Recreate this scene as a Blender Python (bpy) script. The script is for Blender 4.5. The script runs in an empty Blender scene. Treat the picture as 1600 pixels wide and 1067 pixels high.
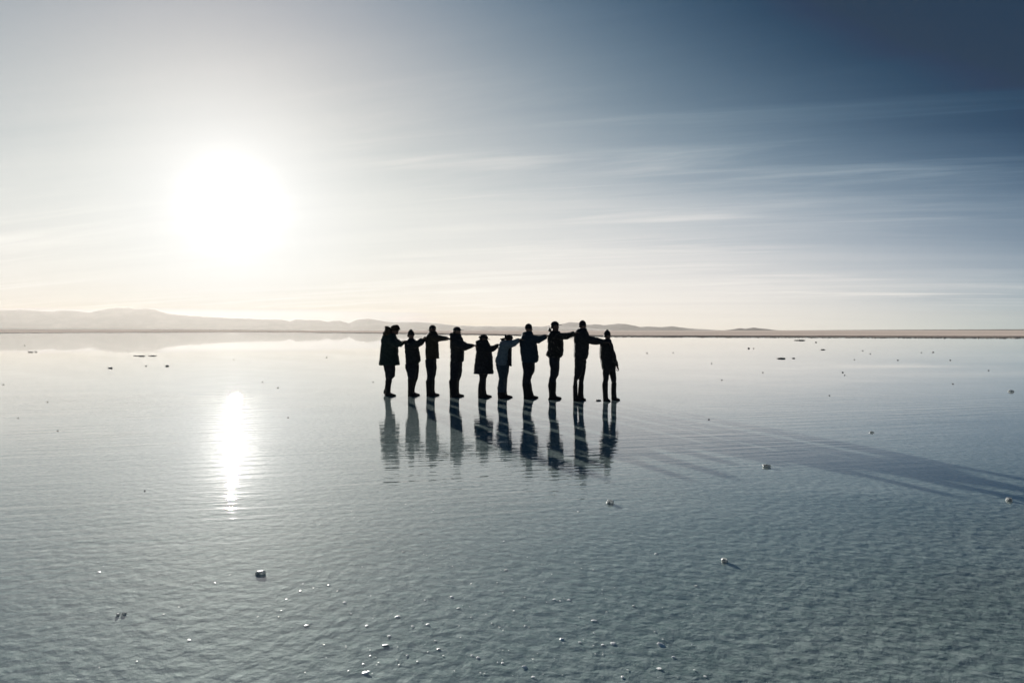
import bpy, bmesh, math, random
from mathutils import Vector, Matrix, noise
random.seed(7)
R = math.radians
S = bpy.context.scene
C = S.collection

# ------------------------------------------------------------------ camera
H = 1.6                                   # eye height in metres
F = 1067.0                                # focal length in photo pixels (24 mm lens)
HOR = 516.0                               # photo row of the horizon
cam_d = bpy.data.cameras.new('camera')
cam_d.lens = 24.0; cam_d.sensor_width = 36.0
cam_d.clip_start = 0.05; cam_d.clip_end = 60000
cam = bpy.data.objects.new('camera', cam_d); C.objects.link(cam)
PITCH = math.atan((533.5 - HOR) / F)
cam.location = (0, 0, H); cam.rotation_euler = (R(90) - PITCH, 0, 0)
S.camera = cam

# ------------------------------------------------------------------ world, sun, exposure
SUN_EL = R(9.65); SUN_AZ = R(-22.26)      # azimuth clockwise from +Y
sun_dir = Vector((math.sin(SUN_AZ)*math.cos(SUN_EL), math.cos(SUN_AZ)*math.cos(SUN_EL), math.sin(SUN_EL)))
EXPO = 1.3                                # the photo is exposed for the shaded water
S.view_settings.view_transform = 'Standard'
S.view_settings.look = 'None'
S.view_settings.exposure = EXPO
S.view_settings.gamma = 1.0

HAZE = 0.00006; HAZE_G = 0.5; HAZE_C = 0.42; HAZE_TOP = 275.0

class NT:
    """small helper to write node graphs"""
    def __init__(s, tree):
        s.t = tree; tree.nodes.clear()
    def n(s, kind, **kw):
        nd = s.t.nodes.new(kind)
        for k, v in kw.items(): setattr(nd, k, v)
        return nd
    def put(s, sock, v):
        if hasattr(v, 'is_output'): s.t.links.new(v, sock)
        else: sock.default_value = v
    def m(s, op, a, b=0.0, c=0.0, clamp=False):
        nd = s.n('ShaderNodeMath', operation=op, use_clamp=clamp)
        for i, v in enumerate((a, b, c)): s.put(nd.inputs[i], v)
        return nd.outputs[0]
    def ramp(s, x, a, b, c=0.0, d=1.0, kind='SMOOTHSTEP'):
        nd = s.n('ShaderNodeMapRange', interpolation_type=kind)
        for i, v in enumerate((x, a, b, c, d)): s.put(nd.inputs[i], v)
        return nd.outputs[0]
    def noise(s, vec, scale, detail=2.0, rough=0.5, dist=0.0):
        nd = s.n('ShaderNodeTexNoise')
        s.put(nd.inputs['Vector'], vec)
        nd.inputs['Scale'].default_value = scale; nd.inputs['Detail'].default_value = detail
        nd.inputs['Roughness'].default_value = rough; nd.inputs['Distortion'].default_value = dist
        return nd.outputs['Fac']
    def mapping(s, vec, rot=(0,0,0), scale=(1,1,1), loc=(0,0,0)):
        if any(rot):                                   # turn first, stretch afterwards
            n0 = s.n('ShaderNodeMapping'); s.put(n0.inputs['Vector'], vec)
            n0.inputs['Rotation'].default_value = rot; vec = n0.outputs[0]
        nd = s.n('ShaderNodeMapping')
        s.put(nd.inputs['Vector'], vec)
        nd.inputs['Scale'].default_value = scale
        nd.inputs['Location'].default_value = loc
        return nd.outputs[0]
    def mixc(s, f, a, b):
        nd = s.n('ShaderNodeMix', data_type='RGBA')
        s.put(nd.inputs['Factor'], f); s.put(nd.inputs[6], a); s.put(nd.inputs[7], b)
        return nd.outputs[2]
    def link(s, a, b): s.t.links.new(a, b)

def build_world():
    w = bpy.data.worlds.new('World'); S.world = w; w.use_nodes = True
    g = NT(w.node_tree)
    tc = g.n('ShaderNodeTexCoord').outputs['Generated']
    nv = g.n('ShaderNodeVectorMath', operation='NORMALIZE'); g.put(nv.inputs[0], tc)
    d = nv.outputs[0]
    dt = g.n('ShaderNodeVectorMath', operation='DOT_PRODUCT'); g.put(dt.inputs[0], d); dt.inputs[1].default_value = sun_dir
    th = g.m('ARCCOSINE', g.m('MINIMUM', dt.outputs['Value'], 0.99999))          # radians from the sun
    sp = g.n('ShaderNodeSeparateXYZ'); g.put(sp.inputs[0], d)
    el = g.m('ARCSINE', sp.outputs[2])
    t = g.m('MINIMUM', g.m('MULTIPLY', th, 180/math.pi/30), 2.35)
    e = g.m('MINIMUM', g.m('MAXIMUM', g.m('MULTIPLY', el, 180/math.pi/20), 0.0), 1.45)
    eh = g.m('EXPONENT', g.m('MULTIPLY', e, -4.0))
    feats = [1.0, t, g.m('MULTIPLY', t, t), e, g.m('MULTIPLY', e, e), g.m('MULTIPLY', t, e), eh,
             g.m('MULTIPLY', t, eh), g.m('EXPONENT', g.m('MULTIPLY', t, -5.0))]
    K = [[0.632, 1.167, 1.201], [2.185, 1.358, 1.145], [-1.017, -0.776, -0.638], [-1.949, -2.479, -2.565], [1.17, 1.171, 1.201], [-2.715, -1.768, -1.362], [-0.722, -1.427, -1.747], [-0.364, 0.167, 0.252], [1.7, 1.5, 1.3]]
    # thin cirrus: streaks lying on a high plane, seen in perspective
    zc = g.m('ADD', g.m('MAXIMUM', sp.outputs[2], 0.0), 0.07)
    cx = g.m('DIVIDE', sp.outputs[0], zc); cy = g.m('DIVIDE', sp.outputs[1], zc)
    cv = g.n('ShaderNodeCombineXYZ'); g.put(cv.inputs[0], cx); g.put(cv.inputs[1], cy)
    st1 = g.noise(g.mapping(cv.outputs[0], (0,0,R(10)), (0.13, 0.75, 1), (3.1, 1.7, 0)), 1.0, 6.0, 0.6, 1.0)
    st2 = g.noise(g.mapping(cv.outputs[0], (0,0,R(17)), (0.30, 2.4, 1), (0.4, 5.2, 0)), 1.0, 6.0, 0.6, 0.8)
    patch = g.ramp(g.noise(g.mapping(cv.outputs[0], (0,0,0), (0.22, 0.5, 1), (8, 2, 0)), 1.0, 3.0), 0.38, 0.66)
    st3 = g.noise(g.mapping(cv.outputs[0], (0,0,R(13)), (0.9, 6.5, 1), (7.4, 1.2, 0)), 1.0, 5.0, 0.65, 1.2)
    wisp = g.m('MULTIPLY', g.m('ADD', g.ramp(st2, 0.46, 0.74), g.m('MULTIPLY', g.m('SUBTRACT', st3, 0.5), 0.7)), patch)
    cl = g.m('ADD', g.m('ADD', g.m('MULTIPLY', g.m('SUBTRACT', st1, 0.5), 1.1), g.m('MULTIPLY', wisp, 1.05)), -0.02)
    band = g.m('MULTIPLY', g.ramp(e, 0.0, 0.12), g.ramp(e, 1.0, 0.58, 0.34, 1.0))   # most streaks lie low
    cl = g.m('MULTIPLY', cl, band)
    # the haze box lies in front of this sky: what it adds and takes away is allowed for here
    tau = g.m('MINIMUM', g.m('DIVIDE', HAZE*HAZE_TOP, g.m('MAXIMUM', sp.outputs[2], 0.001)), HAZE*11000)
    T = g.m('EXPONENT', g.m('MULTIPLY', tau, -1.0))
    ph = g.m('DIVIDE', 1-HAZE_G**2, g.m('POWER', g.m('SUBTRACT', 1+HAZE_G**2, g.m('MULTIPLY', dt.outputs['Value'], 2*HAZE_G)), 1.5))
    outs = []
    for c in range(3):
        acc = None
        for f, k in zip(feats, K):
            term = g.m('MULTIPLY', f, k[c])
            acc = term if acc is None else g.m('ADD', acc, term)
        acc = g.m('ADD', g.m('ADD', acc, g.m('MULTIPLY', cl, (0.62, 0.5, 0.38)[c])), (0.20, 0.16, 0.11)[c])
        M = g.m('EXPONENT', acc)
        qa = g.m('DIVIDE', th, R(7.0))
        M = g.m('ADD', M, g.m('MULTIPLY', g.m('EXPONENT', g.m('MULTIPLY', g.m('MULTIPLY', qa, qa), -1.0)), 0.7))
        L = g.m('SUBTRACT', 1.0, g.m('EXPONENT', g.m('MULTIPLY', M, -1.0)))
        air = g.m('MULTIPLY', g.m('SUBTRACT', 1.0, T), g.m('ADD', g.m('MULTIPLY', ph, 5.0*2**EXPO/(4*math.pi)*HAZE_C*(.97, .926, .84)[c]*0.9), 0.10))
        L = g.m('MAXIMUM', g.m('DIVIDE', g.m('SUBTRACT', L, air), T), (0.002, 0.028, 0.070)[c])
        q = g.m('DIVIDE', th, R(0.92))
        core = g.m('MULTIPLY', g.m('EXPONENT', g.m('ADD', g.m('MULTIPLY', q, -1.0), g.m('MULTIPLY', g.m('SUBTRACT', st1, 0.5), 3.0))), (7.0, 6.7, 6.2)[c])
        outs.append(g.m('ADD', L, core))
    cc = g.n('ShaderNodeCombineColor')
    for i in range(3): g.put(cc.inputs[i], outs[i])
    bg = g.n('ShaderNodeBackground'); g.put(bg.inputs[0], cc.outputs[0]); bg.inputs[1].default_value = 1.0/2**EXPO
    sky = g.n('ShaderNodeTexSky'); sky.sky_type = 'NISHITA'; sky.sun_disc = False
    sky.sun_elevation = SUN_EL; sky.sun_rotation = SUN_AZ; sky.altitude = 3600
    bn = g.n('ShaderNodeBackground'); g.put(bn.inputs[0], sky.outputs[0]); bn.inputs[1].default_value = 0.05
    mx = g.n('ShaderNodeMixShader'); mx.inputs[0].default_value = 0.01
    g.link(bg.outputs[0], mx.inputs[1]); g.link(bn.outputs[0], mx.inputs[2])
    g.link(mx.outputs[0], g.n('ShaderNodeOutputWorld').inputs[0])
build_world()

sl = bpy.data.lights.new('sun', 'SUN'); sl.energy = 5.0; sl.angle = R(0.5); sl.color = (1.0, 0.955, 0.88)
so = bpy.data.objects.new('sun', sl); C.objects.link(so)
so.rotation_euler = (-sun_dir).to_track_quat('-Z', 'Y').to_euler(); so.location = (-40, 90, 20)

# ------------------------------------------------------------------ helpers
def mat(name):
    m = bpy.data.materials.new(name); m.use_nodes = True
    return m, NT(m.node_tree)

def link(name, me, m=None, parent=None):
    o = bpy.data.objects.new(name, me); C.objects.link(o)
    if m is not None: me.materials.append(m)
    if parent is not None: o.parent = parent
    return o

def tag(o, label=None, cat=None, group=None, kind=None):
    if label: o['label'] = label
    if cat: o['category'] = cat
    if group: o['group'] = group
    if kind: o['kind'] = kind
    return o

def ground_pt(px, py, z=0.0):
    """point of the level surface z that the photo shows at (px, py)"""
    v = Vector(((px-800)/F, 1, (533.5-py)/F))
    v = Matrix.Rotation(-PITCH, 3, 'X') @ v
    k = (z - H) / v.z
    return Vector((v.x*k, v.y*k, z))

# ------------------------------------------------------------------ materials of the setting
def mat_salt():
    m, g = mat('wet_salt_crust')
    pos = g.n('ShaderNodeNewGeometry').outputs['Position']
    lump = g.noise(g.mapping(pos, (0,0,R(20)), (0.95, 1.15, 1)), 10.0, 2.0, 0.5, 0.0)
    fine = g.noise(pos, 42.0, 3.0, 0.6)
    vo = g.n('ShaderNodeTexVoronoi', feature='SMOOTH_F1'); vo.inputs['Scale'].default_value = 11.0; vo.inputs['Smoothness'].default_value = 0.6
    wob = g.n('ShaderNodeVectorMath', operation='ADD'); g.put(wob.inputs[0], g.mapping(pos, (0,0,R(50)), (1, 1.15, 1)))
    ns = g.n('ShaderNodeTexNoise'); g.put(ns.inputs['Vector'], pos); ns.inputs['Scale'].default_value = 14.0
    sc = g.n('ShaderNodeVectorMath', operation='SCALE'); g.link(ns.outputs['Color'], sc.inputs[0]); sc.inputs['Scale'].default_value = 0.07
    g.link(sc.outputs[0], wob.inputs[1]); g.link(wob.outputs[0], vo.inputs['Vector'])
    knob = g.m('SUBTRACT', 1.0, vo.outputs['Distance'])
    grit = g.noise(pos, 190.0, 2.0, 0.6)
    big = g.noise(pos, 0.9, 3.0, 0.5)
    h = g.m('ADD', g.m('MULTIPLY', g.m('POWER', lump, 1.3), 0.0130), g.m('ADD', g.m('MULTIPLY', knob, 0.0075), g.m('MULTIPLY', fine, 0.0034)))
    h = g.m('ADD', h, g.m('MULTIPLY', grit, 0.0024))
    rr = g.n('ShaderNodeAttribute', attribute_name='shore', attribute_type='GEOMETRY').outputs['Fac']
    h = g.m('MULTIPLY', h, g.ramp(rr, 0.15, 0.4, 1.0, 0.0))
    bmp = g.n('ShaderNodeBump'); bmp.inputs['Strength'].default_value = 1.0; bmp.inputs['Distance'].default_value = 1.0
    g.put(bmp.inputs['Height'], h)
    tone = g.ramp(g.m('ADD', g.m('ADD', g.m('MULTIPLY', g.noise(g.mapping(pos, (0,0,R(35)), (1,1.2,1), (4,4,0)), 15.0, 4.0, 0.65), 0.6), g.m('MULTIPLY', big, 0.2)), g.m('MULTIPLY', g.noise(pos, 120.0, 3.0, 0.7), 0.2)), 0.35, 0.66)
    wet = g.mixc(tone, (0.24, 0.305, 0.297, 1), (0.48, 0.53, 0.515, 1))
    sp = g.n('ShaderNodeSeparateXYZ'); g.put(sp.inputs[0], pos)
    # dry plain beyond the shore: pinkish salt with darker damp streaks
    st = g.noise(g.mapping(pos, (0,0,R(4)), (0.0012, 0.011, 1)), 1.0, 5.0, 0.6, 0.3)
    dry = g.mixc(g.ramp(st, 0.38, 0.64), (0.58, 0.48, 0.42, 1), (0.80, 0.68, 0.60, 1))
    damp = g.noise(g.mapping(pos, (0,0,0), (0.03, 0.12, 1)), 1.0, 6.0, 0.7)
    mud = g.mixc(g.ramp(damp, 0.4, 0.6), (0.09, 0.075, 0.065, 1), (0.34, 0.29, 0.25, 1))
    rr = g.n('ShaderNodeAttribute', attribute_name='shore', attribute_type='GEOMETRY').outputs['Fac']
    c1 = g.mixc(g.ramp(rr, 0.28, 0.36), wet, mud)
    c2 = g.mixc(g.ramp(rr, 0.62, 0.80), c1, dry)
    b = g.n('ShaderNodeBsdfDiffuse'); g.put(b.inputs['Color'], c2); b.inputs['Roughness'].default_value = 0.0
    g.link(bmp.outputs[0], b.inputs['Normal'])
    gs = g.n('ShaderNodeBsdfGlossy'); gs.inputs['Roughness'].default_value = 0.55; gs.inputs['Color'].default_value = (.9, .9, .88, 1)
    g.link(bmp.outputs[0], gs.inputs['Normal'])
    mx = g.n('ShaderNodeMixShader'); g.put(mx.inputs[0], g.ramp(rr, 0.1, 0.4, 0.022, 0.0))
    g.link(b.outputs[0], mx.inputs[1]); g.link(gs.outputs[0], mx.inputs[2])
    g.link(mx.outputs[0], g.n('ShaderNodeOutputMaterial').inputs[0])
    return m

def mat_water():
    m, g = mat('shallow_brine')
    pos = g.n('ShaderNodeNewGeometry').outputs['Position']
    sp = g.n('ShaderNodeSeparateXYZ'); g.put(sp.inputs[0], pos)
    X, Y = sp.outputs[0], sp.outputs[1]
    w1 = g.noise(g.mapping(pos, (0,0,R(-14)), (0.45, 5.4, 1)), 1.0, 2.0, 0.45, 0.25)
    w2 = g.noise(g.mapping(pos, (0,0,R(-4)), (2.6, 12.0, 1), (3,5,0)), 1.0, 2.0, 0.5, 0.3)
    w3 = g.noise(g.mapping(pos, (0,0,R(5)), (6.0, 26.0, 1), (9,2,0)), 1.0, 1.0, 0.5)
    gust = g.ramp(g.noise(g.mapping(pos, (0,0,R(-10)), (0.10, 0.22, 1), (2.2,0.6,0)), 1.0, 2.0), 0.34, 0.62, 0.35, 1.0)
    # the ripples the walkers and the breeze raise: from the group towards the viewer, dying out on the far calm
    far = g.ramp(g.m('SUBTRACT', Y, g.m('MULTIPLY', X, -0.10)), 14.5, 21.0, 1.0, 0.035)
    near = g.ramp(g.m('ADD', Y, g.m('MULTIPLY', X, -0.6)), 3.8, 8.5, 0.05, 1.0)
    amp = g.m('MULTIPLY', g.m('MULTIPLY', gust, near), far)
    h = g.m('ADD', g.m('MULTIPLY', w1, 0.0088), g.m('MULTIPLY', w2, 0.0036))
    h = g.m('ADD', h, g.m('MULTIPLY', w3, 0.0004))
    h = g.m('MULTIPLY', h, amp)
    bmp = g.n('ShaderNodeBump'); bmp.inputs['Strength'].default_value = 1.0; bmp.inputs['Distance'].default_value = 1.0
    g.put(bmp.inputs['Height'], h)
    # water reflectance, the same from above and for the light that comes back up (thin sheet)
    dp = g.n('ShaderNodeVectorMath', operation='DOT_PRODUCT')
    g.link(bmp.outputs[0], dp.inputs[0]); g.link(g.n('ShaderNodeNewGeometry').outputs['Incoming'], dp.inputs[1])
    cs = g.m('SUBTRACT', 1.0, g.m('ABSOLUTE', dp.outputs['Value']), clamp=True)
    fr = g.m('MULTIPLY_ADD', g.m('POWER', cs, 4.2), 0.979, 0.021, clamp=True)
    tr = g.n('ShaderNodeBsdfTransparent'); tr.inputs[0].default_value = (0.93, 0.97, 0.965, 1)
    gl = g.n('ShaderNodeBsdfGlossy'); gl.inputs['Roughness'].default_value = 0.012
    gl.inputs['Color'].default_value = (1, 1, 1, 1)
    g.link(bmp.outputs[0], gl.inputs['Normal'])
    mx = g.n('ShaderNodeMixShader')
    g.link(fr, mx.inputs[0]); g.link(tr.outputs[0], mx.inputs[1]); g.link(gl.outputs[0], mx.inputs[2])
    g.link(mx.outputs[0], g.n('ShaderNodeOutputMaterial').inputs[0])
    return m

def mat_hills():
    m, g = mat('bare_volcanic_slope')
    pos = g.n('ShaderNodeNewGeometry').outputs['Position']
    a = g.noise(g.mapping(pos, (0,0,0), (0.004, 0.004, 0.012)), 1.0, 6.0, 0.6)
    col = g.mixc(g.ramp(a, 0.35, 0.65), (0.09, 0.075, 0.065, 1), (0.14, 0.12, 0.10, 1))
    b = g.n('ShaderNodeBsdfPrincipled'); g.put(b.inputs['Base Color'], col); b.inputs['Roughness'].default_value = 0.95
    g.link(b.outputs[0], g.n('ShaderNodeOutputMaterial').inputs[0])
    return m

def mat_salt_lump(name, white, dark, transl, rough=0.3, bump=0.004):
    m, g = mat(name)
    tc = g.n('ShaderNodeTexCoord').outputs['Object']
    n1 = g.noise(tc, 38.0, 4.0, 0.65)
    col = g.mixc(g.ramp(n1, 0.40, 0.60), dark, white)
    bmp = g.n('ShaderNodeBump'); bmp.inputs['Strength'].default_value = 0.8; bmp.inputs['Distance'].default_value = bump
    g.put(bmp.inputs['Height'], g.noise(tc, 90.0, 3.0, 0.6))
    b = g.n('ShaderNodeBsdfPrincipled'); g.put(b.inputs['Base Color'], col); b.inputs['Roughness'].default_value = rough
    g.link(bmp.outputs[0], b.inputs['Normal'])
    t = g.n('ShaderNodeBsdfTranslucent'); g.put(t.inputs[0], col)
    mx = g.n('ShaderNodeMixShader'); mx.inputs[0].default_value = transl
    g.link(b.outputs[0], mx.inputs[1]); g.link(t.outputs[0], mx.inputs[2])
    g.link(mx.outputs[0], g.n('ShaderNodeOutputMaterial').inputs[0])
    return m

# ------------------------------------------------------------------ ground, water
# shore distance (metres from the viewer) as a function of photo column
SHORE = [(-1600, 520.2), (0, 520.4), (250, 519.6), (400, 518.9), (560, 520.5), (700, 522.6), (820, 524.6), (960, 526.4), (1250, 527.4), (1600, 528.6), (3200, 530)]
def lerp_tab(tab, x):
    if x <= tab[0][0]: return tab[0][1]
    for (a, ya), (b, yb) in zip(tab, tab[1:]):
        if x <= b: return ya + (yb-ya)*(x-a)/(b-a)
    return tab[-1][1]
def shore_y(az):
    """forward distance of the shore for the azimuth az (radians, clockwise from +Y)"""
    a = max(-1.15, min(1.15, az))
    px = 800 + F*math.tan(a)
    y = lerp_tab(SHORE, px) + 0.35*noise.noise(Vector((px*0.012, 3.1, 0))) + 0.18*noise.noise(Vector((px*0.05, 7.7, 0)))
    return H*F/(y-HOR)
def shore_r(az):
    a = max(-1.15, min(1.15, az))
    return shore_y(az)/math.cos(a)

def smooth(x, a, b):
    t = max(0, min(1, (x-a)/(b-a))); return t*t*(3-2*t)

def build_ground():
    bm = bmesh.new()
    lay = bm.verts.layers.float.new('shore')
    azs = []
    a = -180.0
    while a < 180.001:
        azs.append(a); a += 0.5 if abs(a) < 48 else 4.0
    # radial stations: near, relative to the shore, far
    near = [0.0, 2, 4, 8, 15, 30, 60, 100]
    rel = [0.80, 0.86, 0.92, 0.96, 1.0, 1.03, 1.07, 1.12, 1.2, 1.3, 1.45, 1.65, 1.9, 2.3, 3.0, 4.0, 5.5]
    far = [2600, 3500, 5000, 7500, 12000, 20000, 30000]
    rows = []
    for az in azs:
        ar = R(az); rs = shore_r(ar)
        row = []
        px = 800 + F*math.tan(max(-1.1, min(1.1, ar)))
        bank = 1 - smooth(px, 150, 620)
        for q in near: row.append((q if q < 60 else min(q, rs*0.5 + q*0.15), -0.002, 0.0))
        for q in rel:
            r = rs*q
            s = (q-0.8)/1.6
            z = -0.002 + 0.062*smooth(q, 0.97, 1.10) + 0.25*smooth(q, 1.3, 3.0)
            z += bank*3.4*smooth(q, 1.7, 5.5)
            if q > 1.05: z += 0.05*noise.noise(Vector((r*0.05, az, 2)))
            row.append((r, z, max(0, 0.30*smooth(q, 0.85, 1.0) + 0.35*smooth(q, 1.05, 1.12) + 0.35*smooth(q, 1.25 if px > 600 else 1.10, 1.5 if px > 600 else 1.25))))
        for q in far:
            z = 0.25 + bank*(3.4 + 5.5*smooth(q, 2500, 4500))
            row.append((q, z, 1.0))
        vs = []
        for r, z, s in row:
            v = bm.verts.new((r*math.sin(ar), r*math.cos(ar), z)); v[lay] = s; vs.append(v)
        rows.append(vs)
    for A, B in zip(rows, rows[1:]):
        for i in range(len(A)-1):
            if i == 0:
                bm.faces.new((A[0], A[1], B[1])) if A[0] != B[0] else None
            else:
                bm.faces.new((A[i], A[i+1], B[i+1], B[i]))
    bmesh.ops.remove_doubles(bm, verts=bm.verts, dist=0.0005)
    bmesh.ops.recalc_face_normals(bm, faces=bm.faces)
    me = bpy.data.meshes.new('salt_flat'); bm.to_mesh(me); bm.free()
    if me.polygons[0].normal.z < 0: me.flip_normals()
    for p in me.polygons: p.use_smooth = True
    o = link('salt_flat', me, mat_salt())
    tag(o, 'pale salt flat under shallow water running to the horizon', 'ground', kind='structure')

def build_water():
    bm = bmesh.new()
    c = bm.verts.new((0, 0, 0)); ring = []
    az = -180.0
    while az < 179.99:
        ar = R(az); r = shore_r(ar)*1.10
        ring.append(bm.verts.new((r*math.sin(ar), r*math.cos(ar), 0))); az += 1.0
    for a, b in zip(ring, ring[1:]+ring[:1]): bm.faces.new((c, b, a))
    me = bpy.data.meshes.new('water'); bm.to_mesh(me); bm.free()
    if me.polygons[0].normal.z < 0: me.flip_normals()
    tag(link('water', me, mat_water()), 'thin sheet of still mirror water over the salt flat', 'water', kind='structure')
build_ground(); build_water()

# ------------------------------------------------------------------ hills
HILL = mat_hills()
def build_hills(name, label, prof, dist, depth, seed):
    bm = bmesh.new()
    xs = []
    x = prof[0][0]
    while x <= prof[-1][0]: xs.append(x); x += 3.0
    rows = []
    n = 14
    for x in xs:
        top = (HOR - lerp_tab(prof, x))
        top += 0.5*noise.noise(Vector((x*0.06, seed, 0)))*min(1, top/6) + (0.7*noise.noise(Vector((x*0.15, seed, 3))) + 0.35*noise.noise(Vector((x*0.4, seed, 5))))*min(1, top/8)
        top = max(top, 0.0)
        row = []
        for j in range(n+1):
            f = j/n
            s = (f/0.55)**0.85 if f <= 0.55 else 1-(f-0.55)/0.45
            y = dist + (f-0.55)*depth
            hgt = top/F*dist*s
            rough = noise.fractal(Vector((x*0.03, f*3, seed)), 1.0, 2.0, 5)*0.04*top/F*dist*math.sin(math.pi*f) if j not in (0, n) else 0
            if abs(f-0.55) < 0.06: rough = 0
            row.append(bm.verts.new(((x-800)/F*dist*(1+(f-0.55)*0.1), y, hgt + min(rough, 0.0) + (0.0 if 0 < j < n else -4) + H*0)))
        rows.append(row)
    for A, B in zip(rows, rows[1:]):
        for j in range(n): bm.faces.new((A[j], A[j+1], B[j+1], B[j]))
    # close underneath so that the range is a solid
    bmesh.ops.recalc_face_normals(bm, faces=bm.faces)
    me = bpy.data.meshes.new(name); bm.to_mesh(me); bm.free()
    for p in me.polygons: p.use_smooth = True
    tag(link(name, me, HILL), label, 'hills', kind='structure')
build_hills('hills', 'long pale mountain range fading into haze behind the water on the left',
    [(-420, 500), (-200, 489), (-80, 485), (0, 482.6), (40, 482), (80, 484.8), (100, 483), (120, 483.6), (140, 486.5), (165, 481.2), (180, 479), (200, 478.6), (212, 481), (235, 479.6), (250, 484), (262, 488), (300, 492), (350, 495), (400, 497), (440, 498), (453, 501), (462, 497.7), (500, 499), (512, 502), (522, 499.5), (532, 500), (545, 504), (556, 499), (575, 495.7), (590, 499), (610, 502.5), (650, 502), (680, 504), (710, 508), (760, 509), (840, 509.5), (900, 511), (960, 516)], 7000, 450, 1.0)
build_hills('hills', 'darker low hill range behind the right end of the line of people',
    [(838, 513), (854, 508.5), (870, 507), (882, 504.2), (891, 502.2), (904, 503.4), (918, 507), (930, 505.7), (944, 507.5), (955, 506), (966, 504.8), (980, 506), (992, 508.5), (1000, 510.5), (1010, 509.4), (1032, 510.5), (1050, 509), (1070, 512), (1084, 513.2), (1100, 514), (1130, 516)], 7500, 390, 4.0)
build_hills('hills', 'small dark island hill standing alone on the horizon right of the people',
    [(1138, 516), (1146, 514), (1156, 512.2), (1166, 513.2), (1178, 511.4), (1190, 513), (1198, 513.6), (1208, 515), (1216, 516)], 6500, 240, 9.0)
build_hills('hills', 'thin dark far shore line at the right edge of the horizon',
    [(1230, 516), (1330, 515.2), (1450, 514.6), (1600, 514.0), (1900, 513.4), (2300, 514), (2700, 516)], 7000, 240, 12.0)

# ------------------------------------------------------------------ rubble along the far shore (uncountable)
LUMP_D = mat_salt_lump('muddy_salt_lump', (0.42, 0.37, 0.33, 1), (0.10, 0.085, 0.077, 1), 0.0, 0.9)
LUMP_W = mat_salt_lump('white_salt_clump', (0.90, 0.91, 0.90, 1), (0.5, 0.52, 0.52, 1), 0.6)
FLAKE = mat_salt_lump('white_salt_flake', (0.90, 0.91, 0.90, 1), (0.88, 0.90, 0.90, 1), 0.15, 0.35, 0.0)
def lump_into(bm, loc, sx, sy, sz, seed, sub=1):
    r = bmesh.ops.create_icosphere(bm, subdivisions=sub, radius=1.0)
    for v in r['verts']:
        k = 1 + 0.45*noise.noise(v.co*1.4 + Vector((seed*3.7, seed, 0)))
        v.co = Vector((v.co.x*sx*k, v.co.y*sy*k, v.co.z*sz*k)) + loc
def build_rubble():
    t = bmesh.new(); bmesh.ops.create_icosphere(t, subdivisions=1, radius=1.0)
    tv = [v.co.copy() for v in t.verts]; tf = [[v.index for v in f.verts] for f in t.faces]; t.free()
    rnd = random.Random(3); V = []; Fc = []
    for i in range(16000):
        px = rnd.uniform(-250, 1900)
        if px < 620 and rnd.random() < 0.35: continue
        az = math.atan((px-800)/F); rs = shore_r(az)
        q = 0.97 + abs(rnd.gauss(0, 0.22))
        if q > 1.5: continue
        r = rs*q
        s = rnd.uniform(0.06, 0.20)*(1.0 if px > 620 else 1.3)
        loc = Vector((r*math.sin(az), r*math.cos(az), 0.02))
        sx, sy, sz = s*rnd.uniform(1.0, 2.6), s*1.5, s*rnd.uniform(0.25, 0.55)
        b = len(V)
        for v in tv:
            k = rnd.uniform(0.7, 1.3); V.append((loc.x+v.x*sx*k, loc.y+v.y*sy*k, loc.z+v.z*sz*k))
        Fc += [[b+q2 for q2 in f] for f in tf]
    me = bpy.data.meshes.new('salt_rubble'); me.from_pydata(V, [], Fc); me.update()
    tag(link('salt_rubble', me, LUMP_D), 'dark speckled band of broken salt crust along the far shore', 'salt rubble', kind='stuff')
build_rubble()

# ------------------------------------------------------------------ loft tools
def ring(bm, pts): return [bm.verts.new(p) for p in pts]
def skin_rings(bm, rings):
    n = len(rings[0])
    for A, B in zip(rings, rings[1:]):
        for i in range(n): bm.faces.new((A[i], A[(i+1) % n], B[(i+1) % n], B[i]))
    bm.faces.new(list(reversed(rings[0]))); bm.faces.new(rings[-1])
def stack(bm, rows, N=20, power=2.3, tf=None):
    """rows of (z, x_back, x_front, half_width, y_centre): a body lofted upwards"""
    rings = []
    for z, xl, xr, hw, yc in rows:
        cx, rx = (xl+xr)/2, (xr-xl)/2
        pts = []
        for i in range(N):
            a = 2*math.pi*i/N; c, s = math.cos(a), math.sin(a)
            p = Vector((cx + rx*math.copysign(abs(c)**(2/power), c), yc + hw*math.copysign(abs(s)**(2/power), s), z))
            pts.append(tf(p) if tf else p)
        rings.append(ring(bm, pts))
    skin_rings(bm, rings)
def tube(bm, pts, rad, up=Vector((0, 0, 1)), N=12):
    """rad: list of (a, b): a sideways, b along up; rounded ends"""
    P = [Vector(p) for p in pts]; Rr = [(r, r) if not isinstance(r, tuple) else r for r in rad]
    d0 = (P[0]-P[1]).normalized(); d1 = (P[-1]-P[-2]).normalized()
    P = [P[0]+d0*min(Rr[0])*0.7] + P + [P[-1]+d1*min(Rr[-1])*0.7]
    Rr = [(Rr[0][0]*0.55, Rr[0][1]*0.55)] + Rr + [(Rr[-1][0]*0.55, Rr[-1][1]*0.55)]
    rings = []
    for i, p in enumerate(P):
        a = P[max(i-1, 0)]; b = P[min(i+1, len(P)-1)]
        t = (b-a).normalized()
        s = t.cross(up)
        if s.length < 1e-3: s = t.cross(Vector((1, 0, 0)))
        s.normalize(); u = s.cross(t).normalized()
        rings.append(ring(bm, [p + s*(Rr[i][0]*math.cos(2*math.pi*k/N)) + u*(Rr[i][1]*math.sin(2*math.pi*k/N)) for k in range(N)]))
    skin_rings(bm, rings)
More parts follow.
